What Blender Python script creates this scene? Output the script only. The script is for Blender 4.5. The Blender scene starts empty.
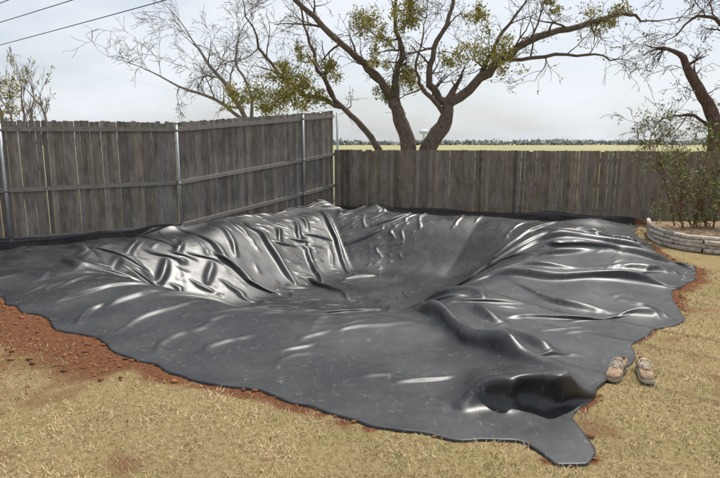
import bpy, math, random, time
import numpy as np
from mathutils import Vector
T0=time.time()
random.seed(7); rng=np.random.default_rng(7)
scene=bpy.context.scene
# ------------------------------------------------------------------ helpers
_lat=rng.random((256,256)).astype(np.float32)
def vnoise(x,y,seed=0):
    x=np.asarray(x,dtype=np.float64)+seed*17.31; y=np.asarray(y,dtype=np.float64)+seed*9.77
    xi=np.floor(x).astype(int); yi=np.floor(y).astype(int)
    fx=x-xi; fy=y-yi; fx=fx*fx*(3-2*fx); fy=fy*fy*(3-2*fy)
    a=_lat[xi&255,yi&255]; b=_lat[(xi+1)&255,yi&255]; c=_lat[xi&255,(yi+1)&255]; d=_lat[(xi+1)&255,(yi+1)&255]
    return (a*(1-fx)+b*fx)*(1-fy)+(c*(1-fx)+d*fx)*fy
def fbm(x,y,seed=0,oct=3):
    s=0;a=1;t=0
    for o in range(oct):
        s=s+a*vnoise(x*2**o,y*2**o,seed+o*3); t+=a; a*=.5
    return s/t
def sstep(a,b,x):
    t=np.clip((x-a)/(b-a),0,1); return t*t*(3-2*t)
def make_obj(name,verts,faces,mat=None,parent=None,col=None,smooth=False):
    me=bpy.data.meshes.new(name)
    verts=np.asarray(verts,dtype=np.float32).reshape(-1,3)
    if isinstance(faces,np.ndarray):
        k=faces.shape[1]; nf=faces.shape[0]
        me.vertices.add(len(verts)); me.vertices.foreach_set('co',verts.ravel())
        me.loops.add(nf*k); me.loops.foreach_set('vertex_index',faces.astype(np.int32).ravel())
        me.polygons.add(nf); me.polygons.foreach_set('loop_start',(np.arange(nf)*k).astype(np.int32))
        me.polygons.foreach_set('loop_total',np.full(nf,k,dtype=np.int32))
        me.update(calc_edges=True)
    else:
        me.from_pydata(verts.tolist(),[],faces); me.update()
    if col is not None:
        col=np.asarray(col,dtype=np.float32).reshape(-1,3)
        at=me.color_attributes.new('Col','FLOAT_COLOR','POINT')
        at.data.foreach_set('color',np.concatenate([col,np.ones((len(col),1),np.float32)],1).ravel())
    if smooth: me.polygons.foreach_set('use_smooth',np.ones(len(me.polygons),dtype=bool))
    ob=bpy.data.objects.new(name,me); scene.collection.objects.link(ob)
    if mat: me.materials.append(mat)
    if parent: ob.parent=parent
    return ob
def empty(name):
    e=bpy.data.objects.new(name,None); scene.collection.objects.link(e); e.empty_display_size=.2; return e
class MB:
    def __init__(s): s.v=[];s.f=[];s.c=[]
    def prism(s,prof,origin,ax,ay,az,t,col):
        o=len(s.v);n=len(prof)
        for k in (0,1):
            for (a,b) in prof:
                s.v.append(tuple(origin[i]+ax[i]*a+az[i]*b+ay[i]*t*k for i in range(3))); s.c.append(col)
        s.f.append(list(range(o,o+n))); s.f.append(list(range(o+2*n-1,o+n-1,-1)))
        for i in range(n):
            j=(i+1)%n; s.f.append([o+j,o+i,o+n+i,o+n+j])
    def tube(s,pts,rad,sides=6,col=(1,1,1),cap=True):
        o=len(s.v); n=len(pts)
        up=None
        for i,p in enumerate(pts):
            p=Vector(p); a=Vector(pts[max(i-1,0)]); b=Vector(pts[min(i+1,n-1)])
            d=(b-a); d=d.normalized() if d.length>1e-9 else Vector((0,0,1))
            if up is None: up=Vector((0,0,1)) if abs(d.z)<.9 else Vector((1,0,0))
            x=d.cross(up)
            if x.length<1e-5: x=d.cross(Vector((.3,1,.2)))
            x.normalize(); y=d.cross(x).normalized(); up=x.cross(d)
            r=rad[i] if hasattr(rad,'__len__') else rad
            for k in range(sides):
                an=2*math.pi*k/sides
                q=p+x*(r*math.cos(an))+y*(r*math.sin(an)); s.v.append((q.x,q.y,q.z)); s.c.append(col)
        for i in range(n-1):
            for k in range(sides):
                k2=(k+1)%sides
                s.f.append([o+i*sides+k,o+i*sides+k2,o+(i+1)*sides+k2,o+(i+1)*sides+k])
        if cap:
            s.f.append([o+k for k in range(sides)][::-1]); s.f.append([o+(n-1)*sides+k for k in range(sides)])
    def obj(s,name,mat,parent=None,smooth=False): return make_obj(name,s.v,s.f,mat,parent,s.c,smooth)

def newmat(name):
    m=bpy.data.materials.new(name); m.use_nodes=True; nt=m.node_tree; b=nt.nodes['Principled BSDF']; return m,nt,b
def noise_node(nt,scale,detail=4,vec=None,rough=.55):
    n=nt.nodes.new('ShaderNodeTexNoise'); n.inputs['Scale'].default_value=scale; n.inputs['Detail'].default_value=detail; n.inputs['Roughness'].default_value=rough
    if vec is not None: nt.links.new(vec,n.inputs['Vector'])
    return n
def ramp(nt,inp,stops):
    r=nt.nodes.new('ShaderNodeValToRGB'); e=r.color_ramp.elements
    while len(e)<len(stops): e.new(.5)
    for i,(p,c) in enumerate(stops):
        e[i].position=p; e[i].color=(c[0],c[1],c[2],1) if hasattr(c,'__len__') else (c,c,c,1)
    nt.links.new(inp,r.inputs[0]); return r
def mixc(nt,a,b,fac,mode='MIX'):
    m=nt.nodes.new('ShaderNodeMix'); m.data_type='RGBA'; m.blend_type=mode
    def setin(i,v):
        if isinstance(v,bpy.types.NodeSocket): nt.links.new(v,m.inputs[i])
        elif hasattr(v,'__len__'): m.inputs[i].default_value=(v[0],v[1],v[2],1)
        else: m.inputs[i].default_value=v
    setin(0,fac); setin(6,a); setin(7,b); return m.outputs[2]
def objvec(nt,scale=(1,1,1)):
    tc=nt.nodes.new('ShaderNodeTexCoord'); mp=nt.nodes.new('ShaderNodeMapping'); mp.inputs['Scale'].default_value=scale
    nt.links.new(tc.outputs['Object'],mp.inputs['Vector']); return mp.outputs[0]
def bump(nt,b,h,strength=.3,dist=.01):
    n=nt.nodes.new('ShaderNodeBump'); n.inputs['Strength'].default_value=strength; n.inputs['Distance'].default_value=dist
    nt.links.new(h,n.inputs['Height']); nt.links.new(n.outputs[0],b.inputs['Normal'])
def attr(nt):
    a=nt.nodes.new('ShaderNodeAttribute'); a.attribute_name='Col'; return a.outputs['Color']
def simple(name,rough=.8,nscale=8,amt=.35,metal=0,bmp=.2,vs=(1,1,1),spec=.3):
    m,nt,b=newmat(name)
    v=objvec(nt,vs); n=noise_node(nt,nscale,5,v)
    r=ramp(nt,n.outputs[0],[(.3,1-amt),(.7,1+amt*.4)])
    c=mixc(nt,attr(nt),r.outputs[0],1.0,'MULTIPLY'); nt.links.new(c,b.inputs['Base Color'])
    b.inputs['Roughness'].default_value=rough; b.inputs['Metallic'].default_value=metal
    b.inputs['Specular IOR Level'].default_value=spec
    if bmp>0: bump(nt,b,n.outputs[0],bmp,.01)
    return m

# ------------------------------------------------------------------ terrain
PL=(-10.6,8.35);P12=(-6.79,10.74);P181=(-4.04,12.47);P302=(-1.68,16.1);PC=(-.84,17.4)
BE=(13.6,17.4-3.14*(14.44/8.04))
def resample(pts,n):
    pts=np.array(pts,float); s=np.r_[0,np.cumsum(np.linalg.norm(np.diff(pts,axis=0),axis=1))]; s/=s[-1]
    u=np.linspace(0,1,n); return np.stack([np.interp(u,s,pts[:,0]),np.interp(u,s,pts[:,1])],1)
B=(-8.2,8.9);A=(1.44,3.24);D=(7.0,14.15);C=(-.76,17.05)
c0=[B,(-6.2,7.95),(-4.75,7.08),(-3.95,6.42),(-3.26,5.82),(-2.6,5.4),(-2.17,5.02),(-1.37,4.52),(-.9,4.3),(-.46,4.08),(-.1,3.8),(.28,3.62),(.76,3.53),(1.08,3.50),(1.16,3.38),(1.22,3.22),A]
d1=[A,(1.56,3.38),(1.58,3.6),(1.56,3.85),(1.72,4.06),(2.01,4.42),(2.5,4.95),(2.81,5.37),(3.2,5.8),(3.67,6.17),(3.95,6.8),(4.3,7.4),(5.0,8.1),(5.38,8.73),(5.3,9.6),(5.6,10.6),(5.9,11.5),(6.4,12.8),D]
c1=[C,(1,16.5),(3,15.75),(5,14.95),D]
d0=[B,(-7.2,10.3),(-6.6,10.7),(-5.15,11.62),(-4.0,12.33),(-2.8,14.13),(-1.68,15.83),C]
def wavy(pts,amp,seed):
    q=resample(pts,160); t=np.linspace(0,1,160); d=np.gradient(q,axis=0); d/=np.linalg.norm(d,axis=1)[:,None]
    n=np.stack([-d[:,1],d[:,0]],1); w_=(vnoise(t*26,t*0,seed)-.5+.5*(vnoise(t*60,t*0,seed+4)-.5))*amp*np.minimum(1,np.minimum(t,1-t)*14)
    return q+n*w_[:,None]
c0=wavy(c0,.15,61); d1=wavy(d1,.16,67); c1=np.array(c1); d0=np.array(d0)
outline=np.concatenate([c0[:-1:2],d1[:-1:2],c1[::-1][:-1],d0[::-1][:-1]])
rim=np.array([(-5.0,9.6),(-3.4,7.9),(-1.7,6.75),(-.3,6.25),(.6,6.35),(1.3,7.2),(2.5,9.0),(3.7,11.4),(4.3,13.2),(3.2,14.6),(1,15.4),(-.9,15.8),(-2.3,14.1),(-3.6,12.0),(-4.8,10.9)])
def sdist(x,y,poly):
    x=np.asarray(x,float);y=np.asarray(y,float); d=np.full(x.shape,1e9); ins=np.zeros(x.shape,bool)
    n=len(poly)
    for i in range(n):
        ax,ay=poly[i];bx,by=poly[(i+1)%n]; ex,ey=bx-ax,by-ay
        t=np.clip(((x-ax)*ex+(y-ay)*ey)/(ex*ex+ey*ey+1e-12),0,1)
        d=np.minimum(d,(x-ax-ex*t)**2+(y-ay-ey*t)**2)
        if abs(ey)>1e-12:
            c=((ay>y)!=(by>y))&(x<(bx-ax)*(y-ay)/(by-ay)+ax); ins^=c
    d=np.sqrt(d); return np.where(ins,d,-d)
def segdist(x,y,pts):
    d=np.full(np.shape(x),1e9); T=np.zeros(np.shape(x)); n=len(pts)-1
    for i in range(n):
        ax,ay=pts[i][:2];bx,by=pts[i+1][:2]; ex,ey=bx-ax,by-ay
        t=np.clip(((x-ax)*ex+(y-ay)*ey)/(ex*ex+ey*ey),0,1); q=np.hypot(x-ax-ex*t,y-ay-ey*t)
        T=np.where(q<d,(i+t)/n,T); d=np.minimum(d,q)
    return d,T
FENCE=[PL,P12,P181,P302,PC,BE]
MOUNDS=[(4.2,9.6,.7,1.5,.22),(3.3,7.6,.6,.8,.08),(-1.1,16.5,.5,.35,.22),(.5,16.1,.5,.25,.20),
 (-3.2,12.9,.4,.6,.12),(5.6,13.4,.7,.5,.18),(4.9,12.2,.5,.8,.14),(1.25,4.9,.35,.5,.10)]
RIDGES=[([(.75,6.3),(.95,5.7),(1.2,5.1),(1.40,4.6)],.09,.15),([(1.35,6.5),(1.6,5.8),(1.85,5.0)],.07,.10),([(2.0,8.2),(3.0,7.7),(4.2,7.6)],.08,.09),
 ([(3.0,9.6),(4.0,9.3),(5.1,9.0)],.08,.10),([(3.5,10.8),(4.4,10.7),(5.4,10.2)],.08,.11),([(3.3,10.2),(4.3,10.0),(5.3,9.6)],.06,.08),([(3.9,11.8),(4.9,11.5),(5.6,11.0)],.08,.10),([(2.3,6.9),(3.0,6.4),(3.5,6.3)],.07,.08),([(2.5,8.9),(3.5,8.5),(4.8,8.3)],.06,.08),([(-6.4,9.6),(-5.2,9.4),(-4.2,8.5)],.10,.08),([(-6.6,10.2),(-5.4,10.3),(-4.9,10.0)],.09,.08),([(-7,9.3),(-5.6,8.7),(-4.4,8.0)],.06,.05)]
def Hex(x,y):
    sd=sdist(x,y,rim); o=sdist(x,y,outline)
    s=sstep(-.15,2.1,sd)
    h=-1.15*s+.05*np.exp(-((sd+.45)/.45)**2)
    for (mx,my,sx,sy,hh) in MOUNDS: h=h+hh*np.exp(-((x-mx)/sx)**2-((y-my)/sy)**2)
    for pts,wd,hh in RIDGES:
        d,T=segdist(x,y,pts); h=h+hh*np.exp(-(d/wd)**2)*(.6+.4*np.sin(T*9))*np.clip(np.minimum(T,1-T)*6+.2,0,1)
    # bunched near-corner fold lying across the front edge: long back slope, steep pleated face
    xx=x-1.28; yy=y-4.12-.10*xx+.035*np.sin(x*23+1)+.02*np.sin(x*41); sy=np.where(yy<0,.085,.40)
    h=h+.24*np.exp(-(xx/.46)**4-(yy/sy)**2)*sstep(.0,.12,o)*(.75+.35*sstep(-.5,.4,xx))*(.92+.12*np.sin(x*14))
    fd,_=segdist(x,y,FENCE); h=h+.20*np.exp(-(fd/.30)**2)*(.3+1.1*vnoise(x*1.7,y*1.7,33))*sstep(-.4,.1,o)
    h=h+.06*(fbm(x*1.3,y*1.3,3)-.5)*sstep(-.2,1,o)
    return h+.03*(fbm(x*.6,y*.6,5)-.5)
gx=np.arange(-14,14.01,.05); gy=np.arange(0,20.01,.05)
GX,GY=np.meshgrid(gx,gy,indexing='ij'); HM=Hex(GX,GY).astype(np.float32)
def H(x,y):
    fx=np.clip((x+14)/.05,0,len(gx)-1.001); fy=np.clip(y/.05,0,len(gy)-1.001)
    i=fx.astype(int); j=fy.astype(int); a=fx-i; b=fy-j
    return (HM[i,j]*(1-a)+HM[i+1,j]*a)*(1-b)+(HM[i,j+1]*(1-a)+HM[i+1,j+1]*a)*b
# ------------------------------------------------------------------ pond liner (cloth relaxation)
def coons(n):
    a=resample(c0,n);b=resample(c1,n);c=resample(d0,n);d=resample(d1,n)
    u=np.linspace(0,1,n)[:,None,None]; v=np.linspace(0,1,n)[None,:,None]
    P=(1-v)*a[:,None,:]+v*b[:,None,:]+(1-u)*c[None,:,:]+u*d[None,:,:]
    P=P-((1-u)*(1-v)*np.array(B)+u*(1-v)*np.array(A)+u*v*np.array(D)+(1-u)*v*np.array(C))
    return P
def excess(X,Y):
    e=.026+.05*(fbm(X*.5,Y*.5,11)-.4)
    e=e+.055*np.exp(-((X-4.2)/1.6)**2-((Y-10)/3.0)**2)
    e=e+.055*np.exp(-((X-1.5)/1.3)**2-((Y-5)/1.3)**2)
    e=e+.036*np.exp(-((X+2.2)/2.4)**2-((Y-12)/3.0)**2)
    e=e-.03*np.exp(-((X-2.2)/1.2)**2-((Y-13)/1.6)**2)
    return np.clip(e,.004,.2)
def build_cons(n,fac,kb=(.07,0)):
    R=coons(n); X,Y=R[...,0],R[...,1]; R3=np.stack([X,Y,H(X,Y)],-1)
    ex=excess(X,Y)*fac; cons=[]
    bd=sdist(X,Y,outline); ex=ex*(.3+.7*sstep(0,.7,bd))
    du=(np.linspace(0,1,n)[:,None]-.5)**2+0*X; dv=(np.linspace(0,1,n)[None,:]-.5)**2+0*X
    wu=(dv+.01)/(du+dv+.02)
    eu=1+ex*(.3+1.4*wu); ev=1+ex*(.3+1.4*(1-wu)); ed=.5*(eu+ev)
    def add(a,b,k,e,one=False):
        L=np.sqrt(((R3[b]-R3[a])**2).sum(-1))*.5*(e[a]+e[b]); cons.append((a,b,L.astype(np.float32),k,one))
    al=slice(None)
    for p in (0,1):
        m=len(range(p,n-1,2)); a=slice(p,p+2*m-1,2); b=slice(p+1,p+2*m,2)
        add((a,al),(b,al),1.,eu); add((al,a),(al,b),1.,ev)
        add((a,slice(0,n-1)),(b,slice(1,n)),.4,ed); add((a,slice(1,n)),(b,slice(0,n-1)),.4,ed)
    for st,k in ((2,kb[0]),(4,kb[1])):
        if k<=0: continue
        for p in range(2*st):
            m=len(range(p,n-st,2*st))
            if m<1: continue
            a=slice(p,p+2*st*(m-1)+1,2*st); b=slice(p+st,p+st+2*st*(m-1)+1,2*st)
            add((a,al),(b,al),k,eu,True); add((al,a),(al,b),k,ev,True)
    return R,cons
def sim(P,R,cons,steps,iters,g,damp=.97):
    prev=P.copy()
    edge=np.zeros(P.shape[:2],bool); edge[0,:]=edge[-1,:]=edge[:,0]=edge[:,-1]=True
    Re=R[edge].astype(np.float32)
    for s in range(steps):
        v=(P-prev)*damp; v=np.clip(v,-.04,.04); prev=P.copy(); P+=v; P[...,2]-=g
        for it in range(iters):
            for a,b,L,k,one in cons:
                d=P[b]-P[a]; l=np.sqrt(np.einsum('...i,...i',d,d))+1e-9
                f=(k*.5)*(l-L)/l
                if one: f=np.minimum(f,0)
                d*=f[...,None]; P[a]+=d; P[b]-=d
            P[edge,:2]=Re
        h=H(P[...,0],P[...,1])+.012
        c=P[...,2]<h
        P[...,2]=np.where(c,h,P[...,2])
        P[...,:2]=np.where(c[...,None],P[...,:2]*.55+prev[...,:2]*.45,P[...,:2])
    return P
n1=121
R,cons=build_cons(n1,.75)
X,Y=R[...,0],R[...,1]
th=np.arctan2(Y-10.5,X-.3); rr=np.hypot(Y-10.5,X-.3)
seed=.08*(vnoise(th*9+20,rr*.35,1)+.8*vnoise(th*20+40,rr*.5,2)-.5)+.03*fbm(X*2.6,Y*2.6,8)
P=np.concatenate([R,(H(X,Y)+.015+np.maximum(seed,0))[...,None]],-1).astype(np.float32)
P=sim(P,R,cons,120,6,.003,.95)
def up(P):
    n=P.shape[0]; Q=np.zeros((2*n-1,2*n-1,3),np.float32)
    Q[::2,::2]=P; Q[1::2,::2]=.5*(P[1:]+P[:-1]); Q[:,1::2]=.5*(Q[:,2::2]+Q[:,:-2:2]); return Q
n2=2*n1-1
P=up(P); R,cons=build_cons(n2,.92,(.24,.08))
P[...,2]+=(.008*(fbm(R[...,0]*4,R[...,1]*4,15,2)-.3)).astype(np.float32)
P=sim(P,R,cons,70,6,.0018,.9)
n3=2*n2-1
P=up(P); R,cons=build_cons(n3,.93,(.3,.12))
P=sim(P,R,cons,6,4,.0004,.8)
n2=n3
for k in range(3):
    Q=P.copy(); Q[1:-1,1:-1]=.5*P[1:-1,1:-1]+.125*(P[2:,1:-1]+P[:-2,1:-1]+P[1:-1,2:]+P[1:-1,:-2]); P=Q
wl=np.exp(-((P[...,0]-1.30)/.55)**4-((P[...,1]-4.2)/.32)**4)*np.clip((P[...,2]-.08)/.2,0,1.2)**1.4
P[...,1]-=.13*wl; P[...,0]+=.05*wl
print('SIM',time.time()-T0)
idx=np.arange(n2*n2).reshape(n2,n2)
F=np.stack([idx[:-1,:-1],idx[1:,:-1],idx[1:,1:],idx[:-1,1:]],-1).reshape(-1,4)
loop=np.r_[idx[:,0],idx[-1,1:],idx[-2::-1,-1],idx[0,-2:0:-1]]
V0=P.reshape(-1,3); hem=V0[loop].copy(); hem[:,2]-=.02
ln_=len(loop); hi=len(V0)+np.arange(ln_)
F=np.r_[F,np.stack([np.roll(loop,-1),loop,hi,np.roll(hi,-1)],-1)]
V0=np.r_[V0,hem]
m,nt,b=newmat('liner_rubber')
v=objvec(nt); n_a=noise_node(nt,1.2,6,v,.65); n_b=noise_node(nt,14,5,v,.7)
dust=ramp(nt,n_a.outputs[0],[(.42,0),(.70,1)]); sp=ramp(nt,n_b.outputs[0],[(.4,0),(.75,1)])
dm=mixc(nt,dust.outputs[0],sp.outputs[0],.3)
vs=objvec(nt,(3,.6,1)); ns=nt.nodes.new('ShaderNodeTexVoronoi'); ns.feature='DISTANCE_TO_EDGE'; ns.inputs['Scale'].default_value=1.6
wv=nt.nodes.new('ShaderNodeVectorMath'); wv.operation='ADD'; nt.links.new(vs,wv.inputs[0]); nt.links.new(n_a.outputs['Color'],wv.inputs[1]); nt.links.new(wv.outputs[0],ns.inputs['Vector'])
sl=ramp(nt,ns.outputs['Distance'],[(0,1),(.010,0)])
sp2=ramp(nt,n_b.outputs[0],[(.50,0),(.70,.9)])
slm=mixc(nt,(0,0,0),sl.outputs[0],sp2.outputs[0])
c=mixc(nt,(.011,.012,.014),(.046,.046,.047),dm); c=mixc(nt,c,(.28,.27,.25),slm)
nt.links.new(c,b.inputs['Base Color'])
rr_=ramp(nt,dm,[(0,.39),(1,.51)]); nt.links.new(rr_.outputs[0],b.inputs['Roughness'])
b.inputs['Specular IOR Level'].default_value=.5
bump(nt,b,n_b.outputs[0],.10,.008)
make_obj('pond_liner',V0,F,m,smooth=True)

# ------------------------------------------------------------------ ground
far=np.array([14,17,22,30,45,70,120,200,400,900,2500.])
xs=np.r_[-far[::-1][:-1],-14,np.arange(-12,12.01,.1),14,far[1:]]
ys=np.r_[-400,-100,-30,-8,-3,np.arange(0,18.61,.1),20,24,30,45,70,120,200,400,900,2500,4500.]
GX,GY=np.meshgrid(xs,ys,indexing='ij')
o=sdist(GX,GY,outline)
inn=sstep(-.02,.22,o)
GZ=np.where((abs(GX)<13.9)&(GY>0)&(GY<19.9),H(GX,GY),0)-.06*inn
far_t=sstep(14,22,np.maximum(abs(GX),GY-2)); GZ=GZ*(1-far_t)
def dirtw(x,y): return .02+1.15*sstep(-1.0,-3.6,x)*sstep(9,6,y)+.20*sstep(3.6,4.4,x)*sstep(13,9,y)+.20*np.exp(-((x+.7)/.6)**2)*(y<5)+.05*np.exp(-((x-1.9)/.5)**2)*(y<6)
def patches(x,y): return .35*sstep(-1,-3,x)*sstep(.45,.7,fbm(x*2,y*2,85,3))*sstep(7.5,4.5,y)+.45*sstep(.56,.75,fbm(x*2.2,y*2.2,88,4))
def dirtval(x,y,o):
    w=dirtw(x,y); nz=fbm(x*2.3,y*2.3,21,3)
    return np.maximum(np.clip(1.15-(-o)/(w*(.3+1.5*nz)),0,1),patches(x,y)*(y<13))
w=dirtw(GX,GY)
dirt=dirtval(GX,GY,o)
dirt=np.where(o>0,np.where(o>.25,1,np.clip(w*3,0,1)),dirt)
fd,_=segdist(GX,GY,FENCE)
dirt=np.maximum(dirt,np.clip(1.3-fd/.7,0,1))
field=sstep(0,.3,((GX+.84)*.364+(GY-17.4)*.931))
GC=np.stack([dirt,field,dirt],-1)
ii=np.arange(GX.size).reshape(GX.shape)
GF=np.stack([ii[:-1,:-1],ii[1:,:-1],ii[1:,1:],ii[:-1,1:]],-1).reshape(-1,4)
m,nt,b=newmat('ground_dry_grass_and_soil')
v=objvec(nt); n1_=noise_node(nt,1.3,6,v,.6); n2_=noise_node(nt,22,6,v,.7); n3_=noise_node(nt,120,4,v,.7)
g1=ramp(nt,n2_.outputs[0],[(.3,(.21,.145,.065)),(.5,(.38,.28,.14)),(.72,(.50,.39,.21))])
g2=ramp(nt,n3_.outputs[0],[(.3,.55),(.7,1.15)])
g=mixc(nt,g1.outputs[0],g2.outputs[0],1,'MULTIPLY')
gr=ramp(nt,n1_.outputs[0],[(.48,0),(.72,.5)]); g=mixc(nt,g,(.22,.22,.07),gr.outputs[0])
s1=ramp(nt,n2_.outputs[0],[(.3,(.10,.040,.018)),(.55,(.23,.10,.05)),(.75,(.36,.19,.10))])
s2=mixc(nt,s1.outputs[0],g2.outputs[0],1,'MULTIPLY')
sep=nt.nodes.new('ShaderNodeSeparateColor'); nt.links.new(attr(nt),sep.inputs[0])
ad=nt.nodes.new('ShaderNodeMath'); ad.operation='MULTIPLY_ADD'; nt.links.new(n2_.outputs[0],ad.inputs[0]); ad.inputs[1].default_value=1.2
sb=nt.nodes.new('ShaderNodeMath'); sb.operation='SUBTRACT'; nt.links.new(sep.outputs[0],sb.inputs[0]); sb.inputs[1].default_value=.6; nt.links.new(sb.outputs[0],ad.inputs[2])
dr=ramp(nt,ad.outputs[0],[(.3,0),(.6,1)])
cc=mixc(nt,g,s2,dr.outputs[0])
nf=noise_node(nt,.012,4,v); fc=ramp(nt,nf.outputs[0],[(.35,(.25,.25,.12)),(.65,(.33,.30,.17))])
cc=mixc(nt,cc,fc.outputs[0],sep.outputs[1]); nt.links.new(cc,b.inputs['Base Color'])
b.inputs['Roughness'].default_value=.95; b.inputs['Specular IOR Level'].default_value=.1
mx=nt.nodes.new('ShaderNodeMath'); mx.operation='ADD'; nt.links.new(n2_.outputs[0],mx.inputs[0]); nt.links.new(n3_.outputs[0],mx.inputs[1])
bump(nt,b,mx.outputs[0],.8,.03)
make_obj('ground',np.stack([GX,GY,GZ],-1).reshape(-1,3),GF,m,col=GC.reshape(-1,3),smooth=True)

# grass blades
def in_view(x,y,mg=.4): return (np.abs(x)<.66*y+mg)&(y>2.6)
nb=380000
gxp=rng.uniform(-7,8.5,nb); gyp=2.7+rng.random(nb)**1.6*9.5
o=sdist(gxp,gyp,outline)
dd=dirtval(gxp,gyp,o)
pt=fbm(gxp*5,gyp*5,31,2)
keep=(o<-.005)&in_view(gxp,gyp)&(rng.random(nb)>dd*1.1)&(rng.random(nb)<.15+1.2*pt)
keep&=~((gxp>5.6)&(gyp>8.9))
gxp,gyp,pt=gxp[keep],gyp[keep],pt[keep]; n=len(gxp); print('blades',n)
z0=H(gxp,gyp)-.003; a=rng.uniform(0,2*np.pi,n); ln=rng.uniform(.015,.055,n)*(.6+.9*pt); tilt=rng.uniform(.25,1.45,n); wd=rng.uniform(.0013,.0028,n)*(1+gyp*.08)
dx,dy=np.cos(a),np.sin(a)
base=np.stack([gxp,gyp,z0],-1); side=np.stack([-dy,dx,0*dx],-1)*wd[:,None]
tip=base+np.stack([dx*np.sin(tilt)*ln,dy*np.sin(tilt)*ln,np.cos(tilt)*ln],-1)
V=np.stack([base-side,base+side,tip],1).reshape(-1,3)
tone=rng.random(n)[:,None]; gcol=np.array([.38,.27,.135])*(1-tone)+np.array([.66,.53,.32])*tone
big=fbm(gxp*.7,gyp*.7,41,2)
grn=(rng.random(n)<.08+.45*sstep(.48,.75,big))[:,None]; gcol=np.where(grn,np.array([.22,.25,.08])*(.7+.6*tone),gcol)
gcol*=(.62+.75*fbm(gxp*1.8,gyp*1.8,71,4))[:,None]
make_obj('grass',V,np.arange(n*3).reshape(-1,3),simple('dry_grass',.8,3,.15,bmp=0),col=np.repeat(gcol,3,0))

# soil clods
import bmesh
bm=bmesh.new(); bmesh.ops.create_icosphere(bm,subdivisions=1,radius=1); iv=np.array([v.co[:] for v in bm.verts]); itf=np.array([[v.index for v in f.verts] for f in bm.faces]); bm.free()
nc=16000
cx=rng.uniform(-6.5,6.5,nc); cy=rng.uniform(3,11,nc); o=sdist(cx,cy,outline); w=dirtw(cx,cy)
k=(o<0)&(-o<w*rng.random(nc)**.6*1.15); cx,cy=cx[k],cy[k]; n=len(cx)
sz=.004+.02*rng.random(n)**5+.005*rng.random(n)
iv2=iv[None]*sz[:,None,None]*(.6+.8*rng.random((n,len(iv),1)))*np.array([1.2,1,.75]); iv2=iv2+np.stack([cx,cy,H(cx,cy)+sz*.3],-1)[:,None]
cf=(itf[None]+np.arange(n)[:,None,None]*len(iv)).reshape(-1,3)
cl=np.array([.22,.095,.045])*(.6+.9*rng.random((n,1)))
make_obj('soil_clods',iv2.reshape(-1,3),cf,simple('soil_clod',.95,40,.4),col=np.repeat(cl,len(iv),0))

# ------------------------------------------------------------------ fences
def wood_mat(name):
    m,nt,b=newmat(name)
    v=objvec(nt,(1,1,.06)); n=noise_node(nt,55,6,v,.65); v2=objvec(nt,(1,1,.35)); k=noise_node(nt,6,5,v2,.7)
    r=ramp(nt,n.outputs[0],[(.3,.55),(.5,.95),(.7,1.25)]); r2=ramp(nt,k.outputs[0],[(.3,(.6,.57,.55)),(.55,(1,1,1)),(.75,(1.2,1.17,1.1))])
    c=mixc(nt,attr(nt),r.outputs[0],1,'MULTIPLY'); c=mixc(nt,c,r2.outputs[0],1,'MULTIPLY')
    tc=nt.nodes.new('ShaderNodeTexCoord'); vo=nt.nodes.new('ShaderNodeTexVoronoi'); vo.inputs['Scale'].default_value=2.7
    mp=nt.nodes.new('ShaderNodeMapping'); mp.inputs['Scale'].default_value=(2,2,.9); nt.links.new(tc.outputs['Object'],mp.inputs[0]); nt.links.new(mp.outputs[0],vo.inputs[0])
    kn=ramp(nt,vo.outputs['Distance'],[(.02,1),(.05,0)]); c=mixc(nt,c,(.04,.03,.02),kn.outputs[0])
    nt.links.new(c,b.inputs['Base Color']); b.inputs['Roughness'].default_value=.9; b.inputs['Specular IOR Level'].default_value=.15
    bump(nt,b,n.outputs[0],.5,.006); return m
WM=wood_mat('weathered_cedar'); WR=simple('weathered_rail',.9,30,.3,vs=(.3,.3,1),spec=.1)
STEEL=simple('galvanised_steel',.5,12,.2,metal=.5,spec=.5)
def pickets(mb,p0,p1,zt0,zt1,zb,side,base,pw=.098,gap=.0022,jit=.014,dog=.014,var=.28):
    dx,dy=p1[0]-p0[0],p1[1]-p0[1]; L=math.hypot(dx,dy); ux,uy=dx/L,dy/L; nx,ny=side
    x=0
    while x<L:
        wv=min(pw*random.uniform(.9,1.06),L-x)
        if wv<.03: break
        t=x/L; zt=zt0+(zt1-zt0)*t+random.uniform(-jit,jit)-(random.random()<.06)*random.uniform(0,.04); h=zt-zb
        br=random.uniform(1-var,1+var*.7)*(1 if random.random()>.05 else .7); wr=random.uniform(-.06,.1)
        col=(base[0]*br*(1+wr*.5),base[1]*br,base[2]*br*(1-wr))
        o=(p0[0]+ux*x+nx*random.uniform(-.004,.005),p0[1]+uy*x+ny*random.uniform(-.004,.005),zb)
        ln=random.uniform(-.003,.003)
        prof=[(0,0),(wv,0),(wv+ln,h-dog),(wv-dog+ln,h),(dog+ln,h),(ln,h-dog)]
        mb.prism(prof,o,(ux,uy,0),(nx,ny,0),(0,0,1),.017,col)
        g=gap*random.uniform(.0,1.6)
        if random.random()<.03: g+=.005
        x+=wv+g+.0005
def rail(mb,p0,p1,z0,z1,side,hh=.089,th=.04,off=.023,col=(.26,.245,.225)):
    dx,dy=p1[0]-p0[0],p1[1]-p0[1]; L=math.hypot(dx,dy,z1-z0); u=(dx/L,dy/L,(z1-z0)/L); nx,ny=side
    br=random.uniform(.85,1.1)
    mb.prism([(0,0),(L,0),(L,hh),(0,hh)],(p0[0]+nx*off,p0[1]+ny*off,z0-hh/2),u,(nx,ny,0),(0,0,1),th,tuple(c*br for c in col))
def nrm(p0,p1):
    dx,dy=p1[0]-p0[0],p1[1]-p0[1]; L=math.hypot(dx,dy); return (dy/L,-dx/L)
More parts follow.
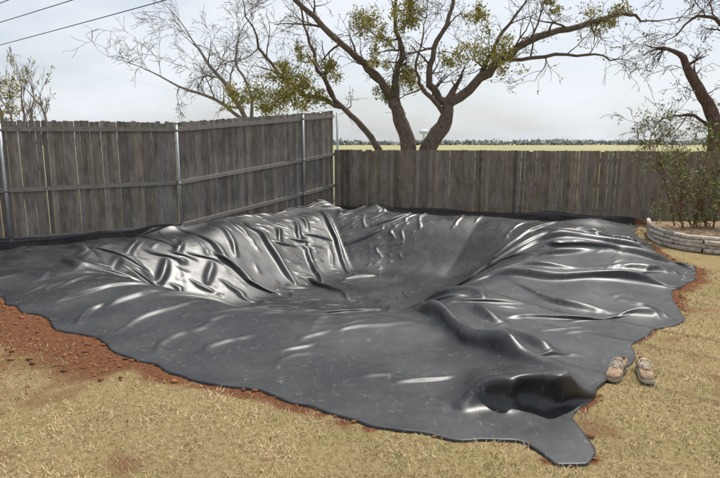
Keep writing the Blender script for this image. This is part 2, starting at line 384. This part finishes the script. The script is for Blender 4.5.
e=empty('wooden_privacy_fence'); mp_=MB(); mr=MB(); mpst=MB()
segs=[(PL,P12,2.38,2.42),(P12,P181,2.42,2.45),(P181,P302,2.45,2.82),(P302,PC,2.82,2.97)]
for (a_,b_,za,zb_) in segs:
    n_=nrm(a_,b_); pickets(mp_,a_,b_,za,zb_,.0,n_,(.235,.213,.193))
    dz=za-2.43;dz2=zb_-2.43
    for zr in (2.27,1.12,.16): rail(mr,a_,b_,zr+dz,zr+dz2,n_)
for (p,zt) in ((P12,2.38),(P181,2.40),(P302,2.80)):
    n_=nrm(P12,P181) if p is not P302 else nrm(P181,PC)
    q=(p[0]+n_[0]*.098,p[1]+n_[1]*.098)
    mpst.tube([(q[0],q[1],-.2),(q[0],q[1],zt)],.033,12,(.36,.37,.38))
    mpst.tube([(q[0],q[1],zt),(q[0],q[1],zt+.02),(q[0],q[1],zt+.045),(q[0],q[1],zt+.06)],[.037,.037,.028,.008],12,(.4,.4,.4))
    for zr in (2.27,1.12,.16):
        zz=zr+zt-2.40; mpst.tube([(q[0],q[1],zz-.03),(q[0],q[1],zz+.03)],.038,12,(.3,.3,.31))
mpst.tube([(-.70,17.62,-.2),(-.70,17.62,2.93)],.035,12,(.36,.37,.38))
mp_.obj('pickets',WM,e); mr.obj('rails',WR,e); mpst.obj('steel_posts',STEEL,e,True)
e=empty('wooden_privacy_fence'); mp_=MB(); mr=MB()
bs=(-.78,17.38)
pickets(mp_,bs,BE,1.80,1.80,0,nrm(bs,BE),(.25,.212,.178),jit=.006,dog=.010,var=.22)
nb_=nrm(bs,BE)
for zr in (1.55,.9,.25): rail(mr,bs,BE,zr,zr,nb_,off=-.05)
mp_.obj('pickets',WM,e); mr.obj('rails',WR,e)

# ------------------------------------------------------------------ trees
BARK=simple('bark',.95,14,.5,bmp=.8,vs=(1,1,.4),spec=.1)
LEAF=simple('leaf',.7,2,.25,bmp=0)
def crom(pts,rad,sub=4,jit=0):
    out=[];ro=[]
    n=len(pts)
    for i in range(n-1):
        p0=Vector(pts[max(i-1,0)]);p1=Vector(pts[i]);p2=Vector(pts[i+1]);p3=Vector(pts[min(i+2,n-1)])
        for k in range(sub):
            t=k/sub
            q=.5*((2*p1)+(-p0+p2)*t+(2*p0-5*p1+4*p2-p3)*t*t+(-p0+3*p1-3*p2+p3)*t**3)
            if jit and (i or k): q+=Vector([random.uniform(-jit,jit) for _ in range(3)])
            out.append(q);ro.append(rad[i]*(1-t)+rad[i+1]*t)
    out.append(Vector(pts[-1]));ro.append(rad[-1]); return out,ro
def rv(): 
    v=Vector((random.gauss(0,1),random.gauss(0,1),random.gauss(0,1))); return v.normalized()
def grow(mb,p,d,L,r,lvl,cfg,tips):
    n=5 if lvl<2 else 4; pts=[p.copy()];rad=[r]; d=d.normalized(); q=p.copy()
    for i in range(n):
        d=(d+rv()*cfg['wig']+Vector((0,0,cfg['up'] if lvl<2 else cfg['up2']))).normalized()
        q=q+d*(L/n); pts.append(q.copy()); rad.append(max(r*(1-.75*(i+1)/n),cfg['rmin']))
    sides=5 if r>.05 else (4 if r>.02 else 3)
    s=random.uniform(.8,1.15); mb.tube(pts,rad,sides,tuple(c*s for c in cfg['col']),cap=False)
    if lvl>=cfg['max']: tips.append(pts[-1]); return
    for c in range(cfg['kids'][lvl]):
        k=random.randint(1,n); dd=(pts[k]-pts[k-1]).normalized()
        nd=(dd+rv()*cfg['spread']).normalized()
        grow(mb,pts[k],nd,L*random.uniform(.45,.75),max(rad[k]*.65,cfg['rmin']),lvl+1,cfg,tips)
def limb(mb,pts,r0,r1,cfg,tips,spacing=.45,L=1.6,start=.2,sides=9,jit=.04):
    n=len(pts); rad=[r0*(1-i/(n-1))**.8+r1 for i in range(n)]
    P_,R_=crom(pts,rad,4,jit)
    R_=[r*random.uniform(.93,1.09) for r in R_]
    mb.tube(P_,R_,sides,cfg['col'],cap=True)
    acc=0
    for i in range(1,len(P_)):
        acc+=(P_[i]-P_[i-1]).length
        if i/len(P_)>start and acc>spacing*random.uniform(.5,1.3):
            acc=0; d=(P_[i]-P_[i-1]).normalized(); nd=(d*.5+rv()*1.0+Vector((0,0,.25))).normalized()
            grow(mb,P_[i],nd,L*random.uniform(.5,1.2),min(R_[i]*.5,.05),0,cfg,tips)
    grow(mb,P_[-1],(P_[-1]-P_[-2]),L,R_[-1],0,cfg,tips)
def leaves(clumps,size,cols,dens):
    Vs=[];Cs=[]
    for (c,r) in clumps:
        c=np.array(c,float); ns=max(3,int(7*r/.4))
        subs=c+rng.normal(0,1,(ns,3))*np.array([r,r,r*.8])*.6
        for sc in subs:
            n=int(dens*r*random.uniform(.4,1.4)); p=sc+rng.normal(0,1,(n,3))*r*.27
            a=rng.normal(0,1,(n,3)); a/=np.linalg.norm(a,axis=1)[:,None]; b_=rng.normal(0,1,(n,3)); b_-=(a*b_).sum(1)[:,None]*a; b_/=np.linalg.norm(b_,axis=1)[:,None]
            s=size*rng.uniform(.6,1.3,(n,1))
            Vs.append(np.stack([p-a*s,p+b_*s*.4,p+a*s,p-b_*s*.4],1).reshape(-1,3))
            t=random.random(); col=np.array(cols[0])*(1-t)+np.array(cols[1])*t
            Cs.append(np.repeat(col[None]*rng.uniform(.6,1.3,(n,1)),4,0))
    V=np.concatenate(Vs);C_=np.concatenate(Cs); return V,np.arange(len(V)).reshape(-1,4),C_
e=empty('spreading_tree'); mb=MB(); tips=[]
cfg=dict(wig=.30,up=.06,up2=.0,rmin=.007,max=3,kids=[3,3,2],spread=.95,col=(.15,.12,.10))
def TL(l,y0,y1):
    n=len(l); return [(x,y0+(y1-y0)*i/(n-1),z) for i,(x,z) in enumerate(l)]
limb(mb,TL([(1.95,-.1),(1.88,1.0),(1.82,2.1),(1.44,3.16),(1.2,3.7)],22,22),.20,.17,cfg,tips,9,1,sides=12)
limb(mb,TL([(1.2,3.7),(.57,4.55),(-.38,5.3),(-1.7,6.4),(-2.66,7.36),(-3.2,8.3)],22,20.5),.13,.03,cfg,tips,jit=.08)
limb(mb,TL([(1.42,3.1),(1.33,4.36),(1.63,5.5),(1.33,6.6),(1.5,8.3)],22,23),.14,.03,cfg,tips,jit=.07)
limb(mb,TL([(1.2,-.1),(.95,.9),(.76,1.7),(.08,2.7),(-.76,3.4),(-1.5,4.55),(-1.9,5.7),(-2.3,7.2)],22.4,22.6),.13,.03,cfg,tips,start=.5,jit=.06)
limb(mb,TL([(-.76,3.4),(-1.9,3.8),(-2.85,4.4),(-3.7,5.5),(-4.2,6.9)],22.5,21.5),.08,.02,cfg,tips,jit=.08)
limb(mb,TL([(2.45,-.1),(2.55,1),(2.74,1.9),(3.3,2.86),(3.4,3.6)],22.1,22.1),.25,.19,cfg,tips,9,1,sides=12)
limb(mb,TL([(3.4,3.5),(2.96,3.9),(2.66,4.7),(3.04,5.9),(3.6,7.2),(3.4,8.4)],22.1,23.2),.14,.03,cfg,tips,jit=.07)
limb(mb,TL([(3.4,3.5),(4.4,4.2),(5.3,5.0),(6.5,5.9),(8,6.2),(9.4,6.6),(10.3,6.3)],22.1,21),.17,.03,cfg,tips,jit=.09)
limb(mb,TL([(4.4,4.2),(4.9,5.1),(5.5,6.2),(6.5,7.6)],22,23),.09,.03,cfg,tips,jit=.07)
limb(mb,TL([(5.3,5.0),(6.8,5.1),(8.2,5.2),(9.0,4.9)],22,20.6),.06,.02,cfg,tips,jit=.08)
limb(mb,TL([(3.3,3.0),(2.5,3.9),(2.1,4.6),(2.3,6.2)],22.1,21.2),.08,.02,cfg,tips,jit=.06)
mb.obj('trunk_and_branches',BARK,e,True)
def cz(px,py): return ((px-360)*.038,22+random.uniform(-.9,.9),2+(143-py)*.0375)
cl_=[(cz(*q[:2]),q[2]*.038) for q in [(300,88,18),(278,98,18),(262,106,12),(230,97,13),(330,68,12),(370,18,14),(398,75,18),(385,92,10),(412,22,14),(405,5,12),(448,58,12),(490,52,17),(505,68,12),(548,12,9),(590,25,12),(614,18,10),(470,22,10),(318,95,12),(290,75,12),(375,60,9),(310,60,8),(380,40,10)]]
V,F_,C_=leaves(cl_,.06,((.24,.23,.06),(.42,.37,.11)),250)
tp=random.sample(tips,min(len(tips),1000)); V2,F2,C2=leaves([(t,.09) for t in tp],.045,((.28,.24,.09),(.36,.29,.13)),22)
make_obj('foliage',np.r_[V,V2],np.r_[F_,F2+len(V)],LEAF,e,np.r_[C_,C2])
print('tree',len(mb.f),len(V)//4,len(tips),time.time()-T0)
e=empty('bare_tree'); mb=MB(); tips=[]
cfg=dict(wig=.3,up=.02,up2=-.03,rmin=.007,max=3,kids=[4,3,3],spread=.9,col=(.26,.23,.21))
limb(mb,TL([(-4.3,-.1),(-4.4,1.5),(-4.7,2.8),(-5.4,4.1),(-6.2,5.2),(-6.9,6.2)],24,24),.12,.03,cfg,tips,.42,1.8,.45)
limb(mb,TL([(-4.7,2.8),(-6,3.8),(-7.4,4.3),(-8.6,4.9)],24,23.4),.06,.02,cfg,tips,.36,1.5)
limb(mb,TL([(-4.6,2.6),(-4.6,4.1),(-5.2,5.4),(-5.0,6.6)],24,24.6),.06,.02,cfg,tips,.4,1.6)
mb.obj('trunk_and_branches',BARK,e,True)
e=empty('leafing_sapling'); mb=MB(); tips=[]
cfg=dict(wig=.16,up=.22,up2=.12,rmin=.006,max=2,kids=[4,3],spread=.6,col=(.24,.20,.17))
for i in range(6):
    x=-12.9+i*.32; limb(mb,[(x,20,-.1),(x+random.uniform(-.1,.1),20,1.6),(x+random.uniform(-.3,.3),20+random.uniform(-.4,.4),3.0),(x+random.uniform(-.4,.4),20,random.uniform(3.4,4.3))],.05,.012,cfg,tips,.3,.7,.35,5)
mb.obj('stems',BARK,e,True)
tp=[t for t in tips if t.x<-12 and t.z<4.3 or random.random()<.15]; V,F_,C_=leaves([(t,.14) for t in tp],.045,((.30,.28,.08),(.42,.35,.12)),40); make_obj('foliage',V,F_,LEAF,e,C_)
e=empty('bare_tree'); mb=MB(); tips=[]
cfg=dict(wig=.33,up=-.02,up2=-.12,rmin=.006,max=3,kids=[4,3,3],spread=.9,col=(.13,.09,.075))
limb(mb,TL([(10.55,-.1),(10.55,1.8),(10.3,2.9),(9.65,3.75),(9.1,4.5)],17,16.6),.17,.075,cfg,tips,.5,1.0,.5,10)
limb(mb,TL([(10.7,1.8),(11.3,3.5),(11.1,5.5),(10.2,6.4),(9.1,6.6)],17.2,17),.12,.02,cfg,tips,.35,1.5,.4)
limb(mb,TL([(11.2,4.6),(10.5,5.4),(9.7,5.6),(9.0,5.0)],17.2,16.8),.06,.015,cfg,tips,.3,1.3)
limb(mb,TL([(10.5,2.4),(9.9,2.8),(9.3,2.8),(8.8,2.6)],17,17),.04,.012,cfg,tips,.3,1.0)
mb.obj('trunk_and_branches',BARK,e,True)
V,F_,C_=leaves([(t,.09) for t in random.sample(tips,len(tips)//4)]+[((9.2,16.8,3.75),.2)],.03,((.16,.12,.06),(.28,.20,.10)),30); make_obj('foliage',V,F_,LEAF,e,C_)
e=empty('rose_bush'); mb=MB(); tips=[]
cfg=dict(wig=.22,up=.06,up2=.02,rmin=.003,max=2,kids=[3,3],spread=.8,col=(.22,.12,.08))
for i in range(14):
    x=7.2+random.uniform(-.5,.7); y=11.7+random.uniform(-.4,.3); a=random.uniform(-1.2,.8)
    limb(mb,[(x,y,.0),(x+a*.25,y,.6),(x+a*.6,y+random.uniform(-.2,.2),1.2),(x+a*.95,y,random.uniform(1.3,2.2))],.014,.004,cfg,tips,.25,.45,.15,5,.01)
mb.obj('stems',BARK,e,True)
V,F_,C_=leaves([(t,.11) for t in random.sample(tips,int(len(tips)*.7))],.032,((.12,.18,.05),(.27,.27,.09)),38); make_obj('foliage',V,F_,LEAF,e,C_)
print('trees',time.time()-T0)
nT=900; tx=rng.uniform(-1100,1100,nT); ty=rng.uniform(520,640,nT); hh=2.0+3.3*fbm(tx*.012,ty*0,51,3)+rng.uniform(-.8,1.2,nT)
k=34; c=np.stack([tx,ty,hh*.5],-1)[:,None]+rng.normal(0,1,(nT,k,3))*np.stack([hh*.9,hh*.5,hh*.22],-1)[:,None]
c=c.reshape(-1,3); c[:,2]=np.abs(c[:,2]); n=len(c)
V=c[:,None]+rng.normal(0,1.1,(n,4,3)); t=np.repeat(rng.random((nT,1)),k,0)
C_=np.array([.26,.30,.31])*(1-t)+np.array([.34,.34,.33])*t  # aerial haze painted into the tree colours: pale grey-blue, low contrast
make_obj('distant_tree_line',V.reshape(-1,3),np.arange(n*4).reshape(-1,4),LEAF,None,np.repeat(C_,4,0))
e=empty('water_tower'); mb=MB(); X0,Y0=112,1000
prof=[(0.9,0),(.9,15.5),(2,17),(6,18.5),(7.6,20.5),(7.6,22),(6,24),(3,25.3),(.3,25.8)]
mb.tube([(X0,Y0,z) for r,z in prof],[max(r*1.2,1.8) if z<16 else r*1.15 for r,z in prof],20,(.55,.60,.66)); mb.obj('tank_and_column',simple('painted_steel',.6,.2,.1),e,True)

# ------------------------------------------------------------------ utility line
e=empty('utility_line'); mb=MB()
def cable(a_,b_,sag=.5):
    pts=[]
    for i in range(41):
        t=i/40; pts.append((a_[0]*(1-t)+b_[0]*t,a_[1]*(1-t)+b_[1]*t,a_[2]*(1-t)+b_[2]*t-sag*(4*t*(1-t))+sag*.97))
    mb.tube(pts,.014,5,(.02,.02,.02))
cable((-42.8,46.2,6),(22.9,-5.6,6),.4); cable((-43.5,44.9,6.5),(21,-4,6.5),.4); cable((-43,44.6,6.9),(20,-4.6,6.9),.4)
mb.obj('cables',simple('cable_black',.6,5,.1),e,True)
mb=MB()
for (x,y) in ((-43.1,45.2),(21.3,-4.7)):
    mb.tube([(x,y,-.1),(x,y,8)],[.16,.11],10,(.13,.10,.08)); mb.prism([(-1.1,0),(1.1,0),(1.1,.12),(-1.1,.12)],(x,y,6.75),(.78,.62,0),(-.62,.78,0),(0,0,1),.1,(.13,.10,.08))
mb.obj('poles',BARK,e)

# ------------------------------------------------------------------ raised bed edging
e=empty('raised_garden_bed'); mb=MB()
path=[(6.55,12.6),(6.12,11.6),(6.0,10.9),(6.12,10.35),(6.6,9.95),(7.5,9.6),(8.6,9.35),(10,9.2)]
for l in range(4):
    pp,_=crom([(x,y,0) for x,y in path],[1]*len(path),2)
    i=l%2
    cuts=[0]+list(range(1+i,len(pp)-1,3))+[len(pp)-1]
    for a_i,b_i in zip(cuts[:-1],cuts[1:]):
        sub=pp[a_i:b_i+1]
        z=.043+l*.078; jx=random.uniform(-.03,.03); s=random.uniform(.65,1.15); J=Vector((jx,jx,z))
        q=[p_+J+Vector((0,0,random.uniform(-.010,.010))) for p_ in sub]
        q[0]=q[0]+(q[1]-q[0])*random.uniform(.02,.08); q[-1]=q[-1]+(q[-2]-q[-1])*.02
        rr0=random.uniform(.036,.05)
        mb.tube(q,[rr0*random.uniform(.88,1.08) for _ in q],10,(.50*s,.44*s,.37*s))
mb.obj('edging_logs',simple('edging_wood',.9,18,.5,bmp=.6),e,True)
ring=[(x,y) for x,y in path]+[(10,12.6)]
mb=MB(); pp=[(x+.04,y+.02,.25+random.uniform(-.02,.02)) for x,y in ring]; mb.v=pp+[(8,11,.31)]; mb.c=[(.26,.18,.11)]*len(mb.v)
mb.f=[[i,(i+1)%len(pp),len(pp)] for i in range(len(pp))]; mb.obj('bed_soil',simple('bed_soil',.95,20,.5,bmp=1),e)

# ------------------------------------------------------------------ shoes
SH=simple('worn_suede',.9,35,.45,bmp=.4); SO=simple('rubber_sole',.8,30,.3); LA=simple('lace',.9,60,.2); DK=simple('shoe_lining',.95,30,.3)
def shoe(x,y,ang,mir=1):
    e=empty('worn_shoe'); e.location=(x,y,float(H(np.array([x]),np.array([y]))[0])+.012); e.rotation_euler=(0,0,ang); e.scale=(1.1,1.15,1.1)
    S=[(-.148,.012,.018,.0),(-.142,.030,.034,.004),(-.125,.042,.048,.006),(-.095,.050,.056,.006),(-.06,.051,.066,.004),(-.02,.047,.082,0),(.02,.043,.098,-.003),(.06,.041,.104,-.003),(.10,.040,.106,-.002),(.13,.036,.112,0),(.146,.026,.110,0),(.150,.014,.100,0)]
    mb=MB(); n=20
    for (yy,w_,h_,cx_) in S:
        for k in range(n):
            a=2*math.pi*k/n; ca,sa=math.cos(a),math.sin(a)
            xx=math.copysign(abs(ca)**.75,ca)*w_; zz=.022+(h_-.022)*(.5+.5*math.copysign(abs(sa)**.7,sa))
            top=max(0,sa); xx*=1-.30*top*(1 if yy>-.06 else .3)
            mb.v.append((mir*(cx_+xx),yy,zz)); mb.c.append((.36,.25,.16) if yy>-.1 else (.26,.18,.12))
    ns=len(S)
    for i in range(ns-1):
        for k in range(n):
            k2=(k+1)%n
            if 6<=i<=9 and 3<=k<=6: continue
            mb.f.append([i*n+k,i*n+k2,(i+1)*n+k2,(i+1)*n+k])
    mb.f.append(list(range(n))); mb.f.append([(ns-1)*n+k for k in range(n)])
    ob=mb.obj('upper',SH,e,True); md=ob.modifiers.new('so','SOLIDIFY'); md.thickness=.005; md.offset=-1; md=ob.modifiers.new('s','SUBSURF'); md.levels=1; md.render_levels=2
    mb=MB(); mb.prism([(math.cos(2*math.pi*k/16)*.030,math.sin(2*math.pi*k/16)*.06) for k in range(16)],(0,.08,.035),(1,0,0),(0,0,1),(0,1,0),.01,(.07,.055,.045)); mb.obj('lining',DK,e)
    mb=MB(); prof=[]
    for (yy,w_,h_,cx_) in S: prof.append((mir*(cx_+w_+.004),yy*1.03))
    for (yy,w_,h_,cx_) in S[::-1]: prof.append((mir*(cx_-w_-.004),yy*1.03))
    mb.prism(prof,(0,0,0),(1,0,0),(0,0,1),(0,1,0),.026,(.38,.34,.28)); ob=mb.obj('sole',SO,e); md=ob.modifiers.new('b','BEVEL'); md.width=.004; md.segments=2
    mb=MB() 
    for j in range(6):
        t=j/5; yy=-.045+.085*t; zz=.078+.060*t
        for k in range(5): 
            u=(k-2)/2; mb.v.append((u*.024,yy,zz-.008*u*u)); mb.c.append((.38,.28,.18))
    for j in range(5):
        for k in range(4): mb.f.append([j*5+k,j*5+k+1,j*5+k+6,j*5+k+5])
    ob=mb.obj('tongue',SH,e,True); md=ob.modifiers.new('so','SOLIDIFY'); md.thickness=.005
    mb=MB()
    for j in range(5):
        yy=-.05+.02*j; zz=.077+.0115*j
        for s_ in (-1,1):
            mb.tube([(-s_*.027,yy,zz-.006),(-s_*.012,yy+.006,zz+.004),(s_*.012,yy+.014,zz+.008),(s_*.027,yy+.02,zz+.002)],.0028,6,(.55,.50,.42))
    for s_ in (-1,1):
        mb.tube([(0,.035,.128),(s_*.03,.02,.13),(s_*.05,.0,.10),(s_*.045,-.02,.085),(s_*.02,.01,.115)],.0026,6,(.55,.50,.42))
        mb.tube([(0,.035,.128),(s_*.025,-.01,.10),(s_*.05,-.03,.06),(s_*.062,-.05,.03)],.0026,6,(.55,.50,.42))
    mb.obj('laces',LA,e,True)
shoe(2.23,4.60,math.radians(-42),1); shoe(2.46,4.58,math.radians(-12),-1)

# ------------------------------------------------------------------ light, sky, camera
sd=Vector((.30,.36,.88)).normalized(); el=math.asin(sd.z); az=math.atan2(sd.x,sd.y)
L=bpy.data.lights.new('sun','SUN'); L.energy=4.8; L.angle=math.radians(.6); L.color=(1,.96,.90)
lo=bpy.data.objects.new('sun',L); scene.collection.objects.link(lo); lo.rotation_euler=(-sd).to_track_quat('-Z','Y').to_euler()
w=bpy.data.worlds.new('World'); scene.world=w; w.use_nodes=True; nt=w.node_tree
bg=nt.nodes['Background']; sky=nt.nodes.new('ShaderNodeTexSky'); sky.sky_type='NISHITA'; sky.sun_disc=False; sky.sun_elevation=el; sky.sun_rotation=az; sky.dust_density=3
nt.links.new(sky.outputs[0],bg.inputs[0]); bg.inputs[1].default_value=.14
tc=nt.nodes.new('ShaderNodeTexCoord'); mp=nt.nodes.new('ShaderNodeMapping'); mp.inputs['Scale'].default_value=(1,1,3.2); nt.links.new(tc.outputs['Generated'],mp.inputs[0])
nn=noise_node(nt,2.2,7,mp.outputs[0],.55); cr=ramp(nt,nn.outputs[0],[(.36,.50),(.6,.97)])
b2=nt.nodes.new('ShaderNodeBackground'); b2.inputs[0].default_value=(.90,.95,1,1); b2.inputs[1].default_value=.97
ms=nt.nodes.new('ShaderNodeMixShader'); nt.links.new(cr.outputs[0],ms.inputs[0]); nt.links.new(bg.outputs[0],ms.inputs[1]); nt.links.new(b2.outputs[0],ms.inputs[2])
nt.links.new(ms.outputs[0],nt.nodes['World Output'].inputs[0])
cam=bpy.data.cameras.new('camera'); cam.lens=28; cam.sensor_width=36; cam.clip_end=6000; cam.clip_start=.05
co=bpy.data.objects.new('camera',cam); scene.collection.objects.link(co); co.location=(0,0,2.0); co.rotation_euler=(math.radians(90-9.73),0,0); scene.camera=co
scene.view_settings.view_transform='Standard'; scene.view_settings.look='None'; scene.view_settings.exposure=0
print('DONE',time.time()-T0)
